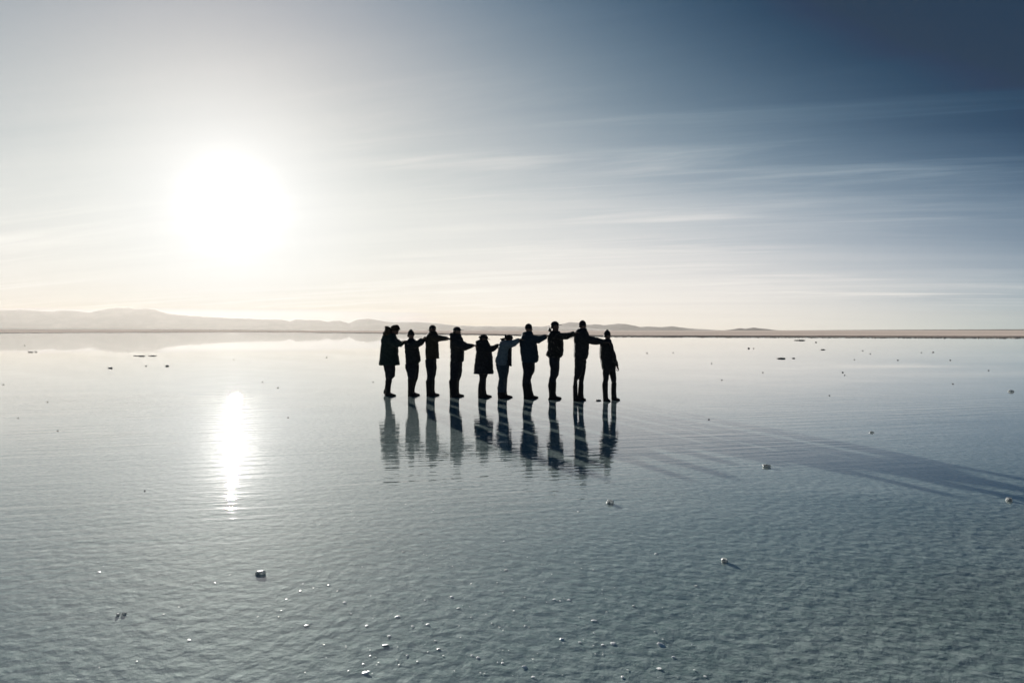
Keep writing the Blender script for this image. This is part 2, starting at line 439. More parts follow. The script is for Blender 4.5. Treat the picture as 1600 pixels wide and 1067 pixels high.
def ball(bm, c, r, tf=None, sub=2):
    q = bmesh.ops.create_icosphere(bm, subdivisions=sub, radius=1.0)
    for v in q['verts']:
        p = Vector((v.co.x*r[0], v.co.y*r[1], v.co.z*r[2])) + Vector(c)
        v.co = tf(p) if tf else p

def fuse(name, bm, voxel, wrinkle=0.0, wscale=6.0, smooth_it=2, seed=0.0):
    """melt the closed pieces of bm into one continuous surface and return its mesh"""
    bmesh.ops.recalc_face_normals(bm, faces=bm.faces)
    me = bpy.data.meshes.new(name); bm.to_mesh(me); bm.free()
    o = bpy.data.objects.new(name, me); C.objects.link(o)
    md = o.modifiers.new('fuse', 'REMESH'); md.mode = 'VOXEL'; md.voxel_size = voxel; md.use_smooth_shade = True
    if smooth_it:
        ms = o.modifiers.new('soft', 'SMOOTH'); ms.factor = 0.5; ms.iterations = smooth_it
    dg = bpy.context.evaluated_depsgraph_get(); dg.update()
    new = bpy.data.meshes.new_from_object(o.evaluated_get(dg)); new.name = name
    bpy.data.objects.remove(o); bpy.data.meshes.remove(me)
    if wrinkle:
        ns = [v.normal.copy() for v in new.vertices]
        for v, nn in zip(new.vertices, ns):
            p = Vector((v.co.x*wscale, v.co.y*wscale, v.co.z*wscale*1.9)) + Vector((seed, 0, seed))
            k = noise.noise(p) + 0.5*noise.noise(p*2.3)
            v.co = v.co + nn*(k*wrinkle)
    for p in new.polygons: p.use_smooth = True
    return new

# ------------------------------------------------------------------ cloth and skin materials
def mat_cloth(name, a, b=None, rough=0.85, scale=26.0, lo=0.42, hi=0.58):
    m, g = mat(name)
    tc = g.n('ShaderNodeTexCoord').outputs['Object']
    n1 = g.noise(tc, scale, 4.0, 0.6)
    b = b or tuple(min(1, x*1.5) for x in a)
    col = g.mixc(g.ramp(n1, lo, hi), a + (1,), b + (1,))
    bmp = g.n('ShaderNodeBump'); bmp.inputs['Strength'].default_value = 0.5; bmp.inputs['Distance'].default_value = 0.01
    g.put(bmp.inputs['Height'], g.noise(g.mapping(tc, (0,0,0), (1, 1, 2)), 30.0, 3.0, 0.6))
    s = g.n('ShaderNodeBsdfPrincipled'); g.put(s.inputs['Base Color'], col); s.inputs['Roughness'].default_value = rough
    s.inputs['Specular IOR Level'].default_value = 0.25
    g.link(bmp.outputs[0], s.inputs['Normal'])
    g.link(s.outputs[0], g.n('ShaderNodeOutputMaterial').inputs[0])
    return m
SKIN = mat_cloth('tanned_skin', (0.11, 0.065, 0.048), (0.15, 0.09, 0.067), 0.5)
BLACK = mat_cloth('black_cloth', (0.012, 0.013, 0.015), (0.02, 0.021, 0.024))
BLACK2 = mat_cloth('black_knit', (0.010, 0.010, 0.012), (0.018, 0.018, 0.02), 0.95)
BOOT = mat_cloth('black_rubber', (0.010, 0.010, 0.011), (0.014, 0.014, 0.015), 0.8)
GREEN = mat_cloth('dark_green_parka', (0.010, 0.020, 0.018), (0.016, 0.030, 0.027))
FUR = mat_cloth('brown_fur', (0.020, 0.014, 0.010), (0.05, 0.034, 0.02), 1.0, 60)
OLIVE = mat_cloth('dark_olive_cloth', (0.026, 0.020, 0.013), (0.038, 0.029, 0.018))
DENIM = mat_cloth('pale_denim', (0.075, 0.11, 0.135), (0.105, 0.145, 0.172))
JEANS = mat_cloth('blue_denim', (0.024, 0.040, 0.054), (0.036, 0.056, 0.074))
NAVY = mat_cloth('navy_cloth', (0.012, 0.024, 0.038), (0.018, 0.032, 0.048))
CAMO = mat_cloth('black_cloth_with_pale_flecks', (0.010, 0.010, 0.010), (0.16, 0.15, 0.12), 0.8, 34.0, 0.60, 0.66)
DPANTS = mat_cloth('dark_trousers', (0.011, 0.012, 0.017), (0.018, 0.020, 0.027))
HAIR = mat_cloth('dark_brown_hair', (0.016, 0.010, 0.007), (0.035, 0.022, 0.014), 0.6, 60)
LENS = mat_cloth('dark_lens', (0.03, 0.02, 0.02), (0.05, 0.03, 0.03), 0.1)

# ------------------------------------------------------------------ people
Z1 = (580, 490, 7.621); Z2 = (690, 490, 7.621); Z3 = (780, 490, 7.621); Z4 = (840, 490, 7.113)
class Px:
    """turns tracing coordinates into the person's own metres (x forward along the line, z up)"""
    def __init__(s, zoom, foot_u, foot_v):
        s.z = zoom; s.X = zoom[0] + foot_u/zoom[2]; s.Y = zoom[1] + foot_v/zoom[2]
        s.D = H*F/(s.Y-HOR); s.ppm = F/s.D
        s.k = 1/(zoom[2]*s.ppm); s.u0 = foot_u; s.v0 = foot_v
    def x(s, u): return (u-s.u0)*s.k
    def h(s, v): return (s.v0-v)*s.k
    def origin(s): return Vector(((s.X-800)/s.ppm, s.D, 0))

def rows_of(P, tab, hw, yc=0.0, lo=0.0, hi=0.0):
    """tab: (v, back u, front u); hw: number or list of half widths"""
    out = []
    for i, (v, a, b) in enumerate(tab):
        w = b-a
        out.append((P.h(v), P.x(a + hi*w), P.x(b - lo*w), hw[i] if isinstance(hw, (list, tuple)) else hw, yc))
    out = sorted(out); res = []
    for p, q in zip(out, out[1:]):
        k = max(1, int((q[0]-p[0])/0.03))
        for i in range(k): res.append(tuple(a + (b-a)*i/k for a, b in zip(p, q)))
    return res + [out[-1]]

def head_frame(P, cu, crown_v, size, yaw=0.0, pitch=0.0):
    base = Vector((P.x(cu), 0, P.h(crown_v) - size))
    M = Matrix.Rotation(R(yaw), 3, 'Z') @ Matrix.Rotation(R(pitch), 3, 'Y')
    piv = Vector((0, 0, size*0.35))
    return (lambda p: M @ (p - piv) + piv + base), base

def head_shape(bm, size, tf, d):
    T = [(0.0, 0.02, .30, .16), (.06, -.08, .40, .25), (.16, -.22, .43, .31), (.28, -.38, .43, .36), (.42, -.47, .42, .385), (.5, -.5, .405, .39),
         (.58, -.51, .44, .395), (.70, -.5, .445, .39), (.82, -.45, .40, .35), (.92, -.34, .29, .26), (.985, -.14, .12, .12)]
    stack(bm, [(t*size, a*d, b*d, w*d, 0) for t, a, b, w in T], 18, 2.1, tf)
    # nose, lips, chin, brow, ears, eyelids
    ball(bm, (.47*d, 0, .40*size), (.075*d, .06*d, .055*size), tf)
    ball(bm, (.43*d, 0, .47*size), (.05*d, .04*d, .09*size), tf)
    ball(bm, (.41*d, 0, .235*size), (.055*d, .11*d, .025*size), tf)
    ball(bm, (.41*d, 0, .20*size), (.05*d, .10*d, .022*size), tf)
    ball(bm, (.35*d, 0, .07*size), (.085*d, .12*d, .055*size), tf)
    for s in (-1, 1):
        ball(bm, (.39*d, s*.15*d, .57*size), (.06*d, .11*d, .022*size), tf)
        ball(bm, (.37*d, s*.16*d, .50*size), (.05*d, .065*d, .03*size), tf)
        ball(bm, (-.06*d, s*.40*d, .45*size), (.08*d, .035*d, .12*size), tf)

def hand(bm, wrist, fwd, down, side, sc=1.0):
    """palm, four curled fingers and a thumb; down points into the palm, side towards the thumb"""
    f = fwd.normalized(); dn = down.normalized(); sd = side.normalized()
    palm_end = wrist + f*0.085*sc
    tube(bm, [wrist - f*0.03*sc, wrist, wrist + f*0.045*sc, palm_end], [(.026*sc, .02*sc), (.028*sc, .018*sc), (.042*sc, .016*sc), (.042*sc, .014*sc)], up=dn)
    for k, (off, ln) in enumerate(((0.031, .072), (0.0105, .082), (-0.0105, .076), (-0.031, .058))):
        a = palm_end + sd*off*sc - f*0.01*sc
        b = a + (f*0.86 + dn*0.30 + sd*off*3).normalized()*ln*0.45*sc
        c = b + (f*0.55 + dn*0.80).normalized()*ln*0.32*sc
        e = c + (f*0.25 + dn*0.95).normalized()*ln*0.25*sc
        tube(bm, [a, b, c, e], [.0098*sc, .0092*sc, .0085*sc, .0078*sc], up=sd, N=8)
    a = wrist + f*0.022*sc + sd*0.034*sc
    b = a + (f*0.55 + sd*0.80 + dn*0.15).normalized()*0.036*sc
    c = b + (f*0.80 + sd*0.30 + dn*0.35).normalized()*0.032*sc
    tube(bm, [a - sd*0.012*sc, a, b, c], [.014*sc, .0125*sc, .011*sc, .009*sc], up=dn, N=8)

def shoe(bm, heel_x, toe_x, yc, low, hgt=0.10, wid=0.045, toe_up=0.0, yaw=0.0):
    L = toe_x-heel_x
    T = [(0.0, .035, .03, .75), (.08, .085, hgt*1.0, 1.0), (.30, .09, hgt*1.15, .95), (.50, .10, hgt*0.85, .95), (.72, .11, hgt*.62, 1.12), (.90, .10, hgt*.5, 1.0), (1.0, .05, hgt*.36, .6)]
    rings = []
    for t, _, top, w in T:
        x = heel_x + t*L; up = toe_up*max(0, t-0.6)/0.4
        pts = []
        for i in range(14):
            a = 2*math.pi*i/14; c, s = math.cos(a), math.sin(a)
            zz = low + up + top*(0.5 + 0.5*math.copysign(abs(s)**0.6, s))
            pts.append(Vector((x, yc + yaw*t + wid*w*math.copysign(abs(c)**0.75, c), zz)))
        rings.append(ring(bm, pts))
    skin_rings(bm, rings)

def make_person(spec):
    P = Px(spec['zoom'], *spec['foot'])
    sc = spec.get('scale', 1.0); size = 0.225*sc
    tf, hb = head_frame(P, spec['head'][0], spec['head'][1], size, spec.get('yaw', 0), spec.get('pitch', 0))
    org = P.origin()
    T = spec['torso']; nrow = len(T)
    hws = spec.get('hw') or [0.0]*nrow
    # torso half widths from neck to hem
    base_hw = [(0.0, .075), (.08, .15), (.18, .205), (.35, .215), (.6, .195), (1.0, spec.get('hem', .20))]
    ztop, zbot = P.h(T[0][0]), P.h(T[-1][0])
    hw = [lerp_tab(base_hw, (ztop-P.h(r[0]))/(ztop-zbot))*sc for r in T]
    low = -0.015
    sho_v, sho_u = spec['arm'][0][1], spec['arm'][0][0]
    nxt = spec.get('next_dy', -0.17)
    def arm_pts(s, sink=0.0):
        pts, rad = [], []
        n = len(spec['arm'])
        for i, (u, v, th) in enumerate(spec['arm']):
            f = i/(n-1)
            y0 = s*0.165*sc; y1 = s*spec.get('grip', 0.125)*sc + nxt
            y = y0*(1-f) + y1*f + s*0.035*math.sin(math.pi*f)
            pts.append(Vector((P.x(u) + (0.012 if s > 0 else -0.008), y, P.h(v) + (0.008 if s > 0 else 0))))
            rad.append(th*P.k*0.5 - sink)
        return pts, rad
    # ---------------- body: one continuous surface, under the clothes
    bm = bmesh.new()
    d = size*spec.get('df', .84)
    head_shape(bm, size, tf, d)
    neck_top = tf(Vector((-.06*size, 0, .18*size)))
    neck_base = Vector(((P.x(T[1][1])+P.x(T[1][2]))/2, 0, ztop - 0.06))
    tube(bm, [neck_base, neck_top], [.062*sc, .056*sc])
    stack(bm, [(z, a + (b-a)*.14, b - (b-a)*.14, w*.84, y) for z, a, b, w, y in rows_of(P, T, hw)], 20)
    hip_z = P.h(spec['legs'][0][0])
    legs = spec.get('legs2') or None
    legsets = []
    if legs: legsets = [(rows_of(P, spec['legs'], .082*sc, -0.075), -0.075), (rows_of(P, legs, .082*sc, 0.085), 0.085)]
    else: legsets = [(rows_of(P, spec['legs'], .085*sc, -0.09, lo=spec.get('split', .13)), -0.09),
                     (rows_of(P, spec['legs'], .085*sc, 0.09, hi=spec.get('split', .13)), 0.09)]
    def taper(rows, grow):
        out = []
        for z, a, b, w, y in rows:
            f = max(0.0, min(1.0, z/0.85))
            ww = w*(0.66 + 0.42*f)
            out.append((z, a-grow, b+grow, ww+grow, y*(0.95 + 0.15*(1-f))))
        return out
    for rows, yc in legsets:
        r2 = taper(rows, -0.012)
        stack(bm, [(z if i else 0.02,) + r for i, (z, *rr) in enumerate(r2) for r in [tuple(rr)]], 16)
        f = spec['feet'][0 if yc < 0 else 1]
        shoe(bm, P.x(f[0])+0.02, P.x(f[1])-0.025, yc*1.05, low+0.015, 0.075, .036)
    for s in (-1, 1):
        if s == 1 and spec.get('one_arm_hidden'): pass
        pts, rad = arm_pts(s, 0.012)
        rad = [max(0.024, r) for r in rad]; rad[-1] = 0.026*sc
        tube(bm, pts, rad)
        ad = (pts[-1]-pts[-2]).normalized()
        dn = Vector(spec.get('palm', (0, 0, -1)))
        hand(bm, pts[-1] + ad*0.012, ad, dn, Vector((0, -s, 0)), 0.95*sc)
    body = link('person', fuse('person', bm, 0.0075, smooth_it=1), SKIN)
    body.location = org
    tag(body, spec['label'], 'person', 'line of people standing hand on shoulder in shallow water')
    # ---------------- jacket
    bm = bmesh.new()
    stack(bm, rows_of(P, T, hw), 24, 2.4)
    for s in (-1, 1):
        pts, rad = arm_pts(s)
        if spec.get('shoulder', True):
            pts = [pts[0] + Vector((-0.02, 0, -0.01))] + pts; rad = [rad[0]*1.05] + rad
        pts[-1] = pts[-1] - (pts[-1]-pts[-2]).normalized()*0.02
        tube(bm, pts, rad, N=14)
    for (u, v, ru, rv, ry) in spec.get('collar', []):
        ball(bm, (P.x(u), 0, P.h(v)), (ru*P.k, ry*sc, rv*P.k))
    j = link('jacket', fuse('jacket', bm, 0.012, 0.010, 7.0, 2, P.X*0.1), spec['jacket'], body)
    if spec.get('jacket_label'): j['label'] = spec['jacket_label']
    # ---------------- trousers
    bm = bmesh.new()
    zt = hip_z + 0.16
    first = [r for r in legsets]
    for rows, yc in legsets: stack(bm, [(max(z, 0.0),) + tuple(rr) for z, *rr in taper([q for q in rows if q[0] > spec.get('boot', .30) - .04], 0.0)], 16)
    a = min(r[0][-1][1] for r in legsets); b = max(r[0][-1][2] for r in legsets)
    stack(bm, [(hip_z-0.03, a+.015, b-.015, .165*sc, 0), (hip_z+0.06, a, b, .175*sc, 0), (zt, a+.01, b-.01, .165*sc, 0)], 20)
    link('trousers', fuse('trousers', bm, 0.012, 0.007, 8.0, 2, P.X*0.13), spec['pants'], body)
    # ---------------- boots
    for k, (rows, yc) in enumerate(legsets):
        bm = bmesh.new()
        bt = spec.get('boot', .30)
        sub = [q for q in taper(rows, 0.006) if q[0] <= bt + 0.05]
        if len(sub) < 2: sub = taper(rows, 0.006)[:2]
        top = sub[-1]
        sub = [(max(low, z),) + tuple(rr) for z, *rr in sub]
        stack(bm, sub, 16)
        f = spec['feet'][k]
        shoe(bm, P.x(f[0]), P.x(f[1]), yc*1.05, low + (f[2] if len(f) > 2 else 0), 0.105, .047, 0.0, -0.03 if k == 0 else 0.02)
        link('boot', fuse('boot', bm, 0.009, 0.002, 12, 2), BOOT, body)
    # ---------------- headgear
    bm = bmesh.new(); kind = spec['hat']; hm = BLACK2; nm = kind
    if kind == 'beanie':
        tip = spec.get('tip', 0.14)
        stack(bm, [(.50*size, -.53*d, .47*d, .43*d, 0), (.60*size, -.55*d, .49*d, .44*d, 0), (.80*size, -.50*d, .45*d, .41*d, 0), (.95*size, -.38*d, .33*d, .31*d, 0),
                   ((1.0+tip*.5)*size, -.22*d, .17*d, .17*d, 0), ((1.0+tip)*size, -.09*d, .05*d, .06*d, 0)], 18, 2.0, tf)
    elif kind == 'cap':
        stack(bm, [(.60*size, -.52*d, .47*d, .42*d, 0), (.74*size, -.53*d, .49*d, .43*d, 0), (.90*size, -.44*d, .40*d, .36*d, 0), (1.0*size, -.26*d, .22*d, .22*d, 0), (1.04*size, -.06*d, .05*d, .06*d, 0)], 18, 2.1, tf)
        q = spec.get('brim', .42)
        ball(bm, ((.40+q*.5)*d, 0, .66*size), ((q*.5+.12)*d, .34*d, .028*size), tf)
    elif kind == 'sun_hat':
        stack(bm, [(.58*size, -.56*d, .52*d, .46*d, 0), (.78*size, -.52*d, .48*d, .43*d, 0), (.98*size, -.36*d, .32*d, .30*d, 0), (1.05*size, -.10*d, .08*d, .1*d, 0)], 18, 2.2, tf)
        stack(bm, [(.50*size, -.72*d, .88*d, .66*d, 0), (.60*size, -.54*d, .52*d, .46*d, 0), (.63*size, -.52*d, .50*d, .44*d, 0)], 20, 2.0, tf)
    elif kind == 'fur_hat':
        stack(bm, [(.42*size, -.60*d, .40*d, .50*d, 0), (.62*size, -.64*d, .56*d, .52*d, 0), (.82*size, -.58*d, .54*d, .48*d, 0), (1.0*size, -.34*d, .40*d, .34*d, 0), (1.07*size, .02*d, .30*d, .16*d, 0)], 18, 2.0, tf)
        ball(bm, (.50*d, 0, .62*size), (.18*d, .28*d, .07*size), tf)
        hm = FUR
    elif kind == 'hair':
        rnd = random.Random(11)
        stack(bm, [(.30*size, -.60*d, .05*d, .46*d, 0), (.55*size, -.60*d, .20*d, .48*d, 0), (.74*size, -.56*d, .50*d, .46*d, 0), (.92*size, -.44*d, .40*d, .38*d, 0), (1.03*size, -.2*d, .16*d, .2*d, 0)], 18, 2.0, tf)
        for i in range(26):
            ball(bm, (rnd.uniform(-.75, .1)*d, rnd.uniform(-.42, .42)*d, rnd.uniform(.12, .85)*size), (.12*d, .12*d, .09*size), tf, 1)
        for (u, v, r) in spec.get('curls', []):
            ball(bm, (P.x(u), rnd.uniform(-.04, .04), P.h(v)), (r*P.k, .05, r*P.k), None, 1)
        hm = HAIR
    link(nm, fuse(nm, bm, 0.008, 0.006 if kind in ('fur_hat', 'hair') else 0.0015, 22, 1), hm, body)
    if kind in ('cap', 'sun_hat', 'beanie') and spec.get('hair_back', True):
        bm = bmesh.new()
        stack(bm, [(.30*size, -.50*d, -.05*d, .36*d, 0), (.45*size, -.545*d, .02*d, .425*d, 0), (.62*size, -.535*d, .05*d, .42*d, 0)], 16, 2.0, tf)
        for (u, v, r) in spec.get('curls', []): ball(bm, (P.x(u), 0, P.h(v)), (r*P.k, r*P.k*1.2, r*P.k), None, 1)
        link('hair', fuse('hair', bm, 0.009, 0.003, 22, 1), HAIR, body)
    if spec.get('glasses'):
        bm = bmesh.new()
        for s in (-1, 1):
            ball(bm, (.44*d, s*.16*d, .50*size), (.02*d, .12*d, .07*size), tf)
            tube(bm, [tf(Vector((.42*d, s*.28*d, .52*size))), tf(Vector((.0*d, s*.42*d, .52*size)))], [.003, .003], N=6)
        tube(bm, [tf(Vector((.45*d, -.07*d, .51*size))), tf(Vector((.45*d, .07*d, .51*size)))], [.003, .003], N=6)
        me = bpy.data.meshes.new('sunglasses'); bmesh.ops.recalc_face_normals(bm, faces=bm.faces); bm.to_mesh(me); bm.free()
        link('sunglasses', me, LENS, body)
    for e in spec.get('extra', []): e(P, body, tf, size, d)
    return body

# extras -------------------------------------------------------------------
def standing_hood(P, body, tf, size, d):
    bm = bmesh.new(); rnd = random.Random(5)
    stack(bm, [(P.h(262), P.x(138), P.x(250), .15, 0), (P.h(235), P.x(150), P.x(255), .16, 0), (P.h(190), P.x(163), P.x(245), .13, 0), (P.h(160), P.x(162), P.x(222), .09, 0), (P.h(149), P.x(164), P.x(192), .05, 0)], 18, 2.2)
    for u, v, r in ((140, 232, 9), (148, 222, 8), (150, 240, 12), (166, 152, 7), (190, 152, 8), (205, 160, 9)):
        ball(bm, (P.x(u), rnd.uniform(-.03, .03), P.h(v)), (r*P.k, .03, r*P.k), None, 1)
    h = link('hood', fuse('hood', bm, 0.010, 0.008, 18, 1), FUR, body)
def open_vest(P, body, tf, size, d):
    bm = bmesh.new()
    stack(bm, [(P.h(625), P.x(808), P.x(838), .10, 0), (P.h(600), P.x(800), P.x(836), .13, 0), (P.h(500), P.x(775), P.x(835), .17, 0), (P.h(400), P.x(780), P.x(838), .18, 0), (P.h(345), P.x(785), P.x(838), .14, 0)], 18, 2.4)
    link('vest', fuse('vest', bm, 0.011, 0.005, 8, 2), BLACK, body)
def back_pouch(P, body, tf, size, d):
    bm = bmesh.new()
    ball(bm, (P.x(585), 0, P.h(475)), (32*P.k, .17, 40*P.k))
    link('waist_pouch', fuse('waist_pouch', bm, 0.011, 0.010, 10, 1), CAMO, body)
def knot_on_cap(P, body, tf, size, d):
    pass

people = [
 dict(zoom=Z1, foot=(215, 975), head=(283, 140), pitch=6, hat='fur_hat', label='leftmost person, long dark green parka with raised fur hood, arms on the next shoulders',
  torso=[(232, 215, 285), (250, 140, 298), (275, 128, 300), (320, 118, 318), (400, 110, 318), (500, 102, 322), (560, 96, 330), (612, 91, 338)], hem=.25,
  arm=[(262, 330, 95), (335, 368, 72), (392, 340, 48)],
  legs=[(600, 145, 292), (660, 158, 292), (700, 168, 293), (742, 174, 288), (775, 176, 256), (850, 176, 238), (930, 180, 232), (970, 180, 240)],
  legs2=[(600, 140, 270), (680, 150, 262), (760, 166, 236), (800, 168, 205), (860, 158, 184), (915, 150, 176), (945, 146, 178)],
  feet=[(178, 303), (138, 205, .05)], jacket=GREEN, pants=DPANTS, extra=[standing_hood], collar=[(215, 248, 60, 22, .15)], boot=.36),
 dict(zoom=Z1, foot=(480, 978), head=(474, 203), yaw=-38, hat='beanie', df=.80, tip=.17, glasses=True, scale=.96, label='second person from the left, pointed beanie, sunglasses and short black jacket',
  torso=[(300, 440, 508), (316, 428, 535), (345, 408, 555), (380, 398, 560), (450, 402, 572), (520, 408, 586), (560, 409, 591), (592, 410, 566)],
  arm=[(520, 372, 90), (580, 350, 74), (632, 305, 50)], next_dy=-.2,
  legs=[(600, 408, 562), (650, 408, 565), (700, 432, 560), (770, 442, 548), (830, 445, 525), (900, 445, 508), (950, 444, 508), (975, 444, 512)],
  feet=[(442, 562), (450, 570)], jacket=BLACK, pants=DPANTS, boot=.38),
 dict(zoom=Z1, foot=(708, 978), head=(731, 140), yaw=-55, hat='cap', brim=.14, glasses=True, label='third person from the left, dark olive brown jacket, flat cap and sunglasses',
  torso=[(208, 695, 770), (222, 688, 782), (245, 668, 790), (275, 650, 795), (330, 645, 798), (400, 645, 802), (480, 645, 807), (536, 647, 810)],
  arm=[(755, 290, 78), (840, 300, 62), (915, 300, 42)], next_dy=-.24,
  legs=[(545, 647, 774), (600, 650, 774), (660, 660, 775), (735, 668, 765), (785, 664, 748), (802, 656, 750), (900, 662, 746), (950, 664, 752), (975, 664, 755)],
  feet=[(662, 790), (668, 806)], jacket=OLIVE, pants=DPANTS, collar=[(735, 222, 48, 16, .10)], boot=.37),
 dict(zoom=Z2, foot=(150, 988), head=(183, 160), hat='cap', brim=.46, label='fourth person from the left, black jacket with hood down, peaked cap seen in profile',
  torso=[(236, 130, 225), (250, 100, 232), (275, 96, 240), (320, 100, 258), (400, 100, 266), (480, 103, 268), (570, 103, 262)],
  arm=[(195, 352, 95), (290, 398, 84), (385, 382, 40)], next_dy=-.3,
  legs=[(565, 103, 246), (680, 103, 243), (745, 103, 234), (782, 100, 216), (802, 92, 204), (900, 100, 200), (950, 102, 204), (985, 102, 210)],
  feet=[(103, 245), (108, 264)], jacket=BLACK, pants=DPANTS, collar=[(120, 252, 30, 26, .11), (185, 262, 50, 14, .09)], boot=.37),
 dict(zoom=Z2, foot=(490, 998), head=(497, 250), pitch=16, df=.92, hat='cap', brim=.36, scale=.94, curls=[(444, 283, 8), (452, 275, 10)], label='short person in a knee length black coat and peaked cap, fifth from the left',
  torso=[(310, 440, 545), (325, 410, 555), (350, 403, 570), (400, 405, 590), (450, 408, 598), (520, 402, 608), (600, 390, 612), (660, 382, 615), (716, 377, 622)], hem=.27,
  arm=[(540, 425, 90), (610, 420, 68), (668, 380, 52)], next_dy=-.05,
  legs=[(690, 445, 560), (730, 447, 548), (780, 452, 530), (840, 442, 525), (900, 437, 522), (960, 437, 532), (995, 437, 540)],
  feet=[(437, 575), (445, 597)], jacket=BLACK, pants=BLACK, collar=[(425, 335, 26, 18, .12)], boot=.32),
 dict(zoom=Z2, foot=(720, 1003), head=(795, 255), pitch=24, hat='hair', scale=.92, curls=[(703, 300, 10), (716, 306, 13), (732, 300, 13), (748, 292, 14), (760, 280, 14), (712, 318, 10)], label='person with bowed head and loose curly hair in a pale blue denim jacket and jeans',
  torso=[(318, 725, 815), (335, 692, 830), (370, 680, 835), (420, 674, 832), (470, 664, 815), (520, 645, 800), (565, 638, 792), (612, 655, 790)],
  arm=[(765, 375, 92), (850, 355, 84), (915, 318, 58)], next_dy=-.25,
  legs=[(600, 645, 806), (640, 652, 806), (700, 668, 800), (770, 682, 785), (880, 664, 777), (950, 668, 776), (1000, 672, 782)],
  feet=[(670, 822), (685, 846)], jacket=DENIM, pants=JEANS, extra=[open_vest], boot=.11),
 dict(zoom=Z3, foot=(340, 1008), head=(352, 124), hat='beanie', df=.76, tip=.05, hair_back=False, label='bulky person in a padded navy blue jacket, just right of the pale denim jacket',
  torso=[(212, 318, 392), (228, 300, 400), (255, 268, 412), (300, 248, 432), (350, 243, 448), (430, 246, 458), (500, 255, 470), (560, 262, 470), (584, 272, 442)],
  arm=[(375, 300, 100), (470, 312, 88), (548, 275, 62)], next_dy=-.15,
  legs=[(580, 266, 428), (640, 276, 428), (690, 283, 424), (745, 280, 394), (790, 272, 380), (850, 275, 385), (920, 286, 395), (965, 290, 410), (1005, 290, 420)],
  feet=[(288, 448), (300, 470)], jacket=NAVY, pants=DPANTS, collar=[(305, 236, 40, 20, .12)], boot=.34),
 dict(zoom=Z3, foot=(640, 1018), head=(664, 95), hat='cap', brim=.42, label='tall person in a peaked cap and black jacket covered in pale flecks',
  torso=[(205, 622, 722), (225, 600, 730), (250, 578, 745), (300, 574, 760), (350, 578, 768), (430, 574, 766), (490, 572, 762), (524, 582, 738)],
  arm=[(700, 275, 85), (800, 268, 74), (880, 238, 52)], next_dy=-.28,
  legs=[(515, 585, 730), (560, 590, 725), (650, 602, 722), (740, 600, 712), (782, 588, 682), (850, 580, 682), (950, 592, 676), (1010, 590, 690)],
  feet=[(580, 730), (590, 747)], jacket=CAMO, pants=DPANTS, extra=[back_pouch], collar=[(598, 192, 22, 24, .13)], boot=.37),
 dict(zoom=Z4, foot=(455, 966), head=(501, 82), hat='beanie', df=.75, tip=.08, label='tallest person all in black with a knitted hat, second from the right end',
  torso=[(165, 452, 545), (182, 432, 550), (205, 408, 560), (250, 404, 575), (300, 404, 573), (350, 406, 572), (430, 403, 568), (470, 404, 562), (504, 406, 552)],
  arm=[(535, 285, 95), (640, 305, 80), (728, 315, 52)], next_dy=-.15,
  legs=[(495, 405, 512), (600, 406, 505), (680, 402, 488), (740, 395, 441), (800, 390, 438), (900, 392, 440), (930, 393, 446), (964, 394, 452)],
  legs2=[(495, 430, 548), (600, 430, 545), (680, 440, 532), (740, 462, 520), (800, 459, 514), (900, 452, 513), (930, 452, 518), (958, 452, 520)],
  feet=[(394, 488), (450, 546)], jacket=BLACK, pants=BLACK, boot=.34),
 dict(zoom=Z4, foot=(790, 968), head=(776, 193), hat='beanie', df=.74, tip=.17, scale=.92, label='slim young person at the right end, pointed beanie, legs apart and arm hanging down',
  torso=[(282, 752, 812), (296, 722, 820), (320, 700, 826), (360, 692, 834), (420, 688, 838), (470, 688, 838), (530, 700, 842), (600, 712, 855), (628, 716, 866)], hem=.17,
  arm=[(800, 345, 60), (836, 450, 46), (862, 535, 38), (879, 578, 30)], next_dy=.0, grip=.19, palm=(-.9, 0, .1), shoulder=False,
  legs=[(618, 718, 800), (660, 720, 795), (720, 722, 786), (785, 714, 776), (850, 718, 774), (930, 724, 778), (966, 724, 790)],
  legs2=[(618, 785, 872), (660, 798, 876), (710, 812, 882), (770, 828, 883), (850, 825, 879), (930, 828, 884), (962, 828, 892)],
  feet=[(722, 806), (828, 926)], jacket=BLACK, pants=BLACK, boot=.37),
]
for sp in people: make_person(sp)

# ------------------------------------------------------------------ salt clumps lying in the water
def clump_mesh(seed, sx, sy, sz, n=5):
    bm = bmesh.new(); rnd = random.Random(seed)
    lump_into(bm, Vector((0, 0, sz*0.25)), sx*.5, sy*.5, sz*.6, seed, 3)
    for i in range(n):
        a = rnd.uniform(0, 6.28)
        lump_into(bm, Vector((math.cos(a)*sx*.36, math.sin(a)*sy*.36, sz*rnd.uniform(.1, .5))), sx*rnd.uniform(.12, .26), sy*rnd.uniform(.12, .26), sz*rnd.uniform(.3, .5), seed+i+1, 2)
    me = bpy.data.meshes.new('salt_clump')
    for v in bm.verts:
        v.co += Vector(v.co).normalized()*0.0
    bm.to_mesh(me); bm.free()
    for p in me.polygons: p.use_smooth = True
    return me
def clump(px, py, wpx, hpx, white, label, group=None, seed=1, flat=1.0):
    p = ground_pt(px, py); d = p.y; w = wpx*d/F; h = max(0.012, hpx*d/F)
    if white: n, m = 'salt_clump', LUMP_W
    else: n, m = 'salt_clump', LUMP_D
    o = link(n, clump_mesh(seed, w, w*0.8, h*flat, 5), m); o.location = p
    tag(o, label, 'salt clump', group)
    return o
G = 'salt clumps lying in the shallow water'
clump(407, 896, 15, 6, True, 'rugged grey salt clump with a bright rim in the sun glitter, lower left', G, 2)
clump(953, 786, 10, 6.5, True, 'round white salt clump below the reflection of the right end of the line', G, 3)
clump(1198, 729.5, 11, 5, True, 'white salt clump just below the long blue shadow', G, 4)
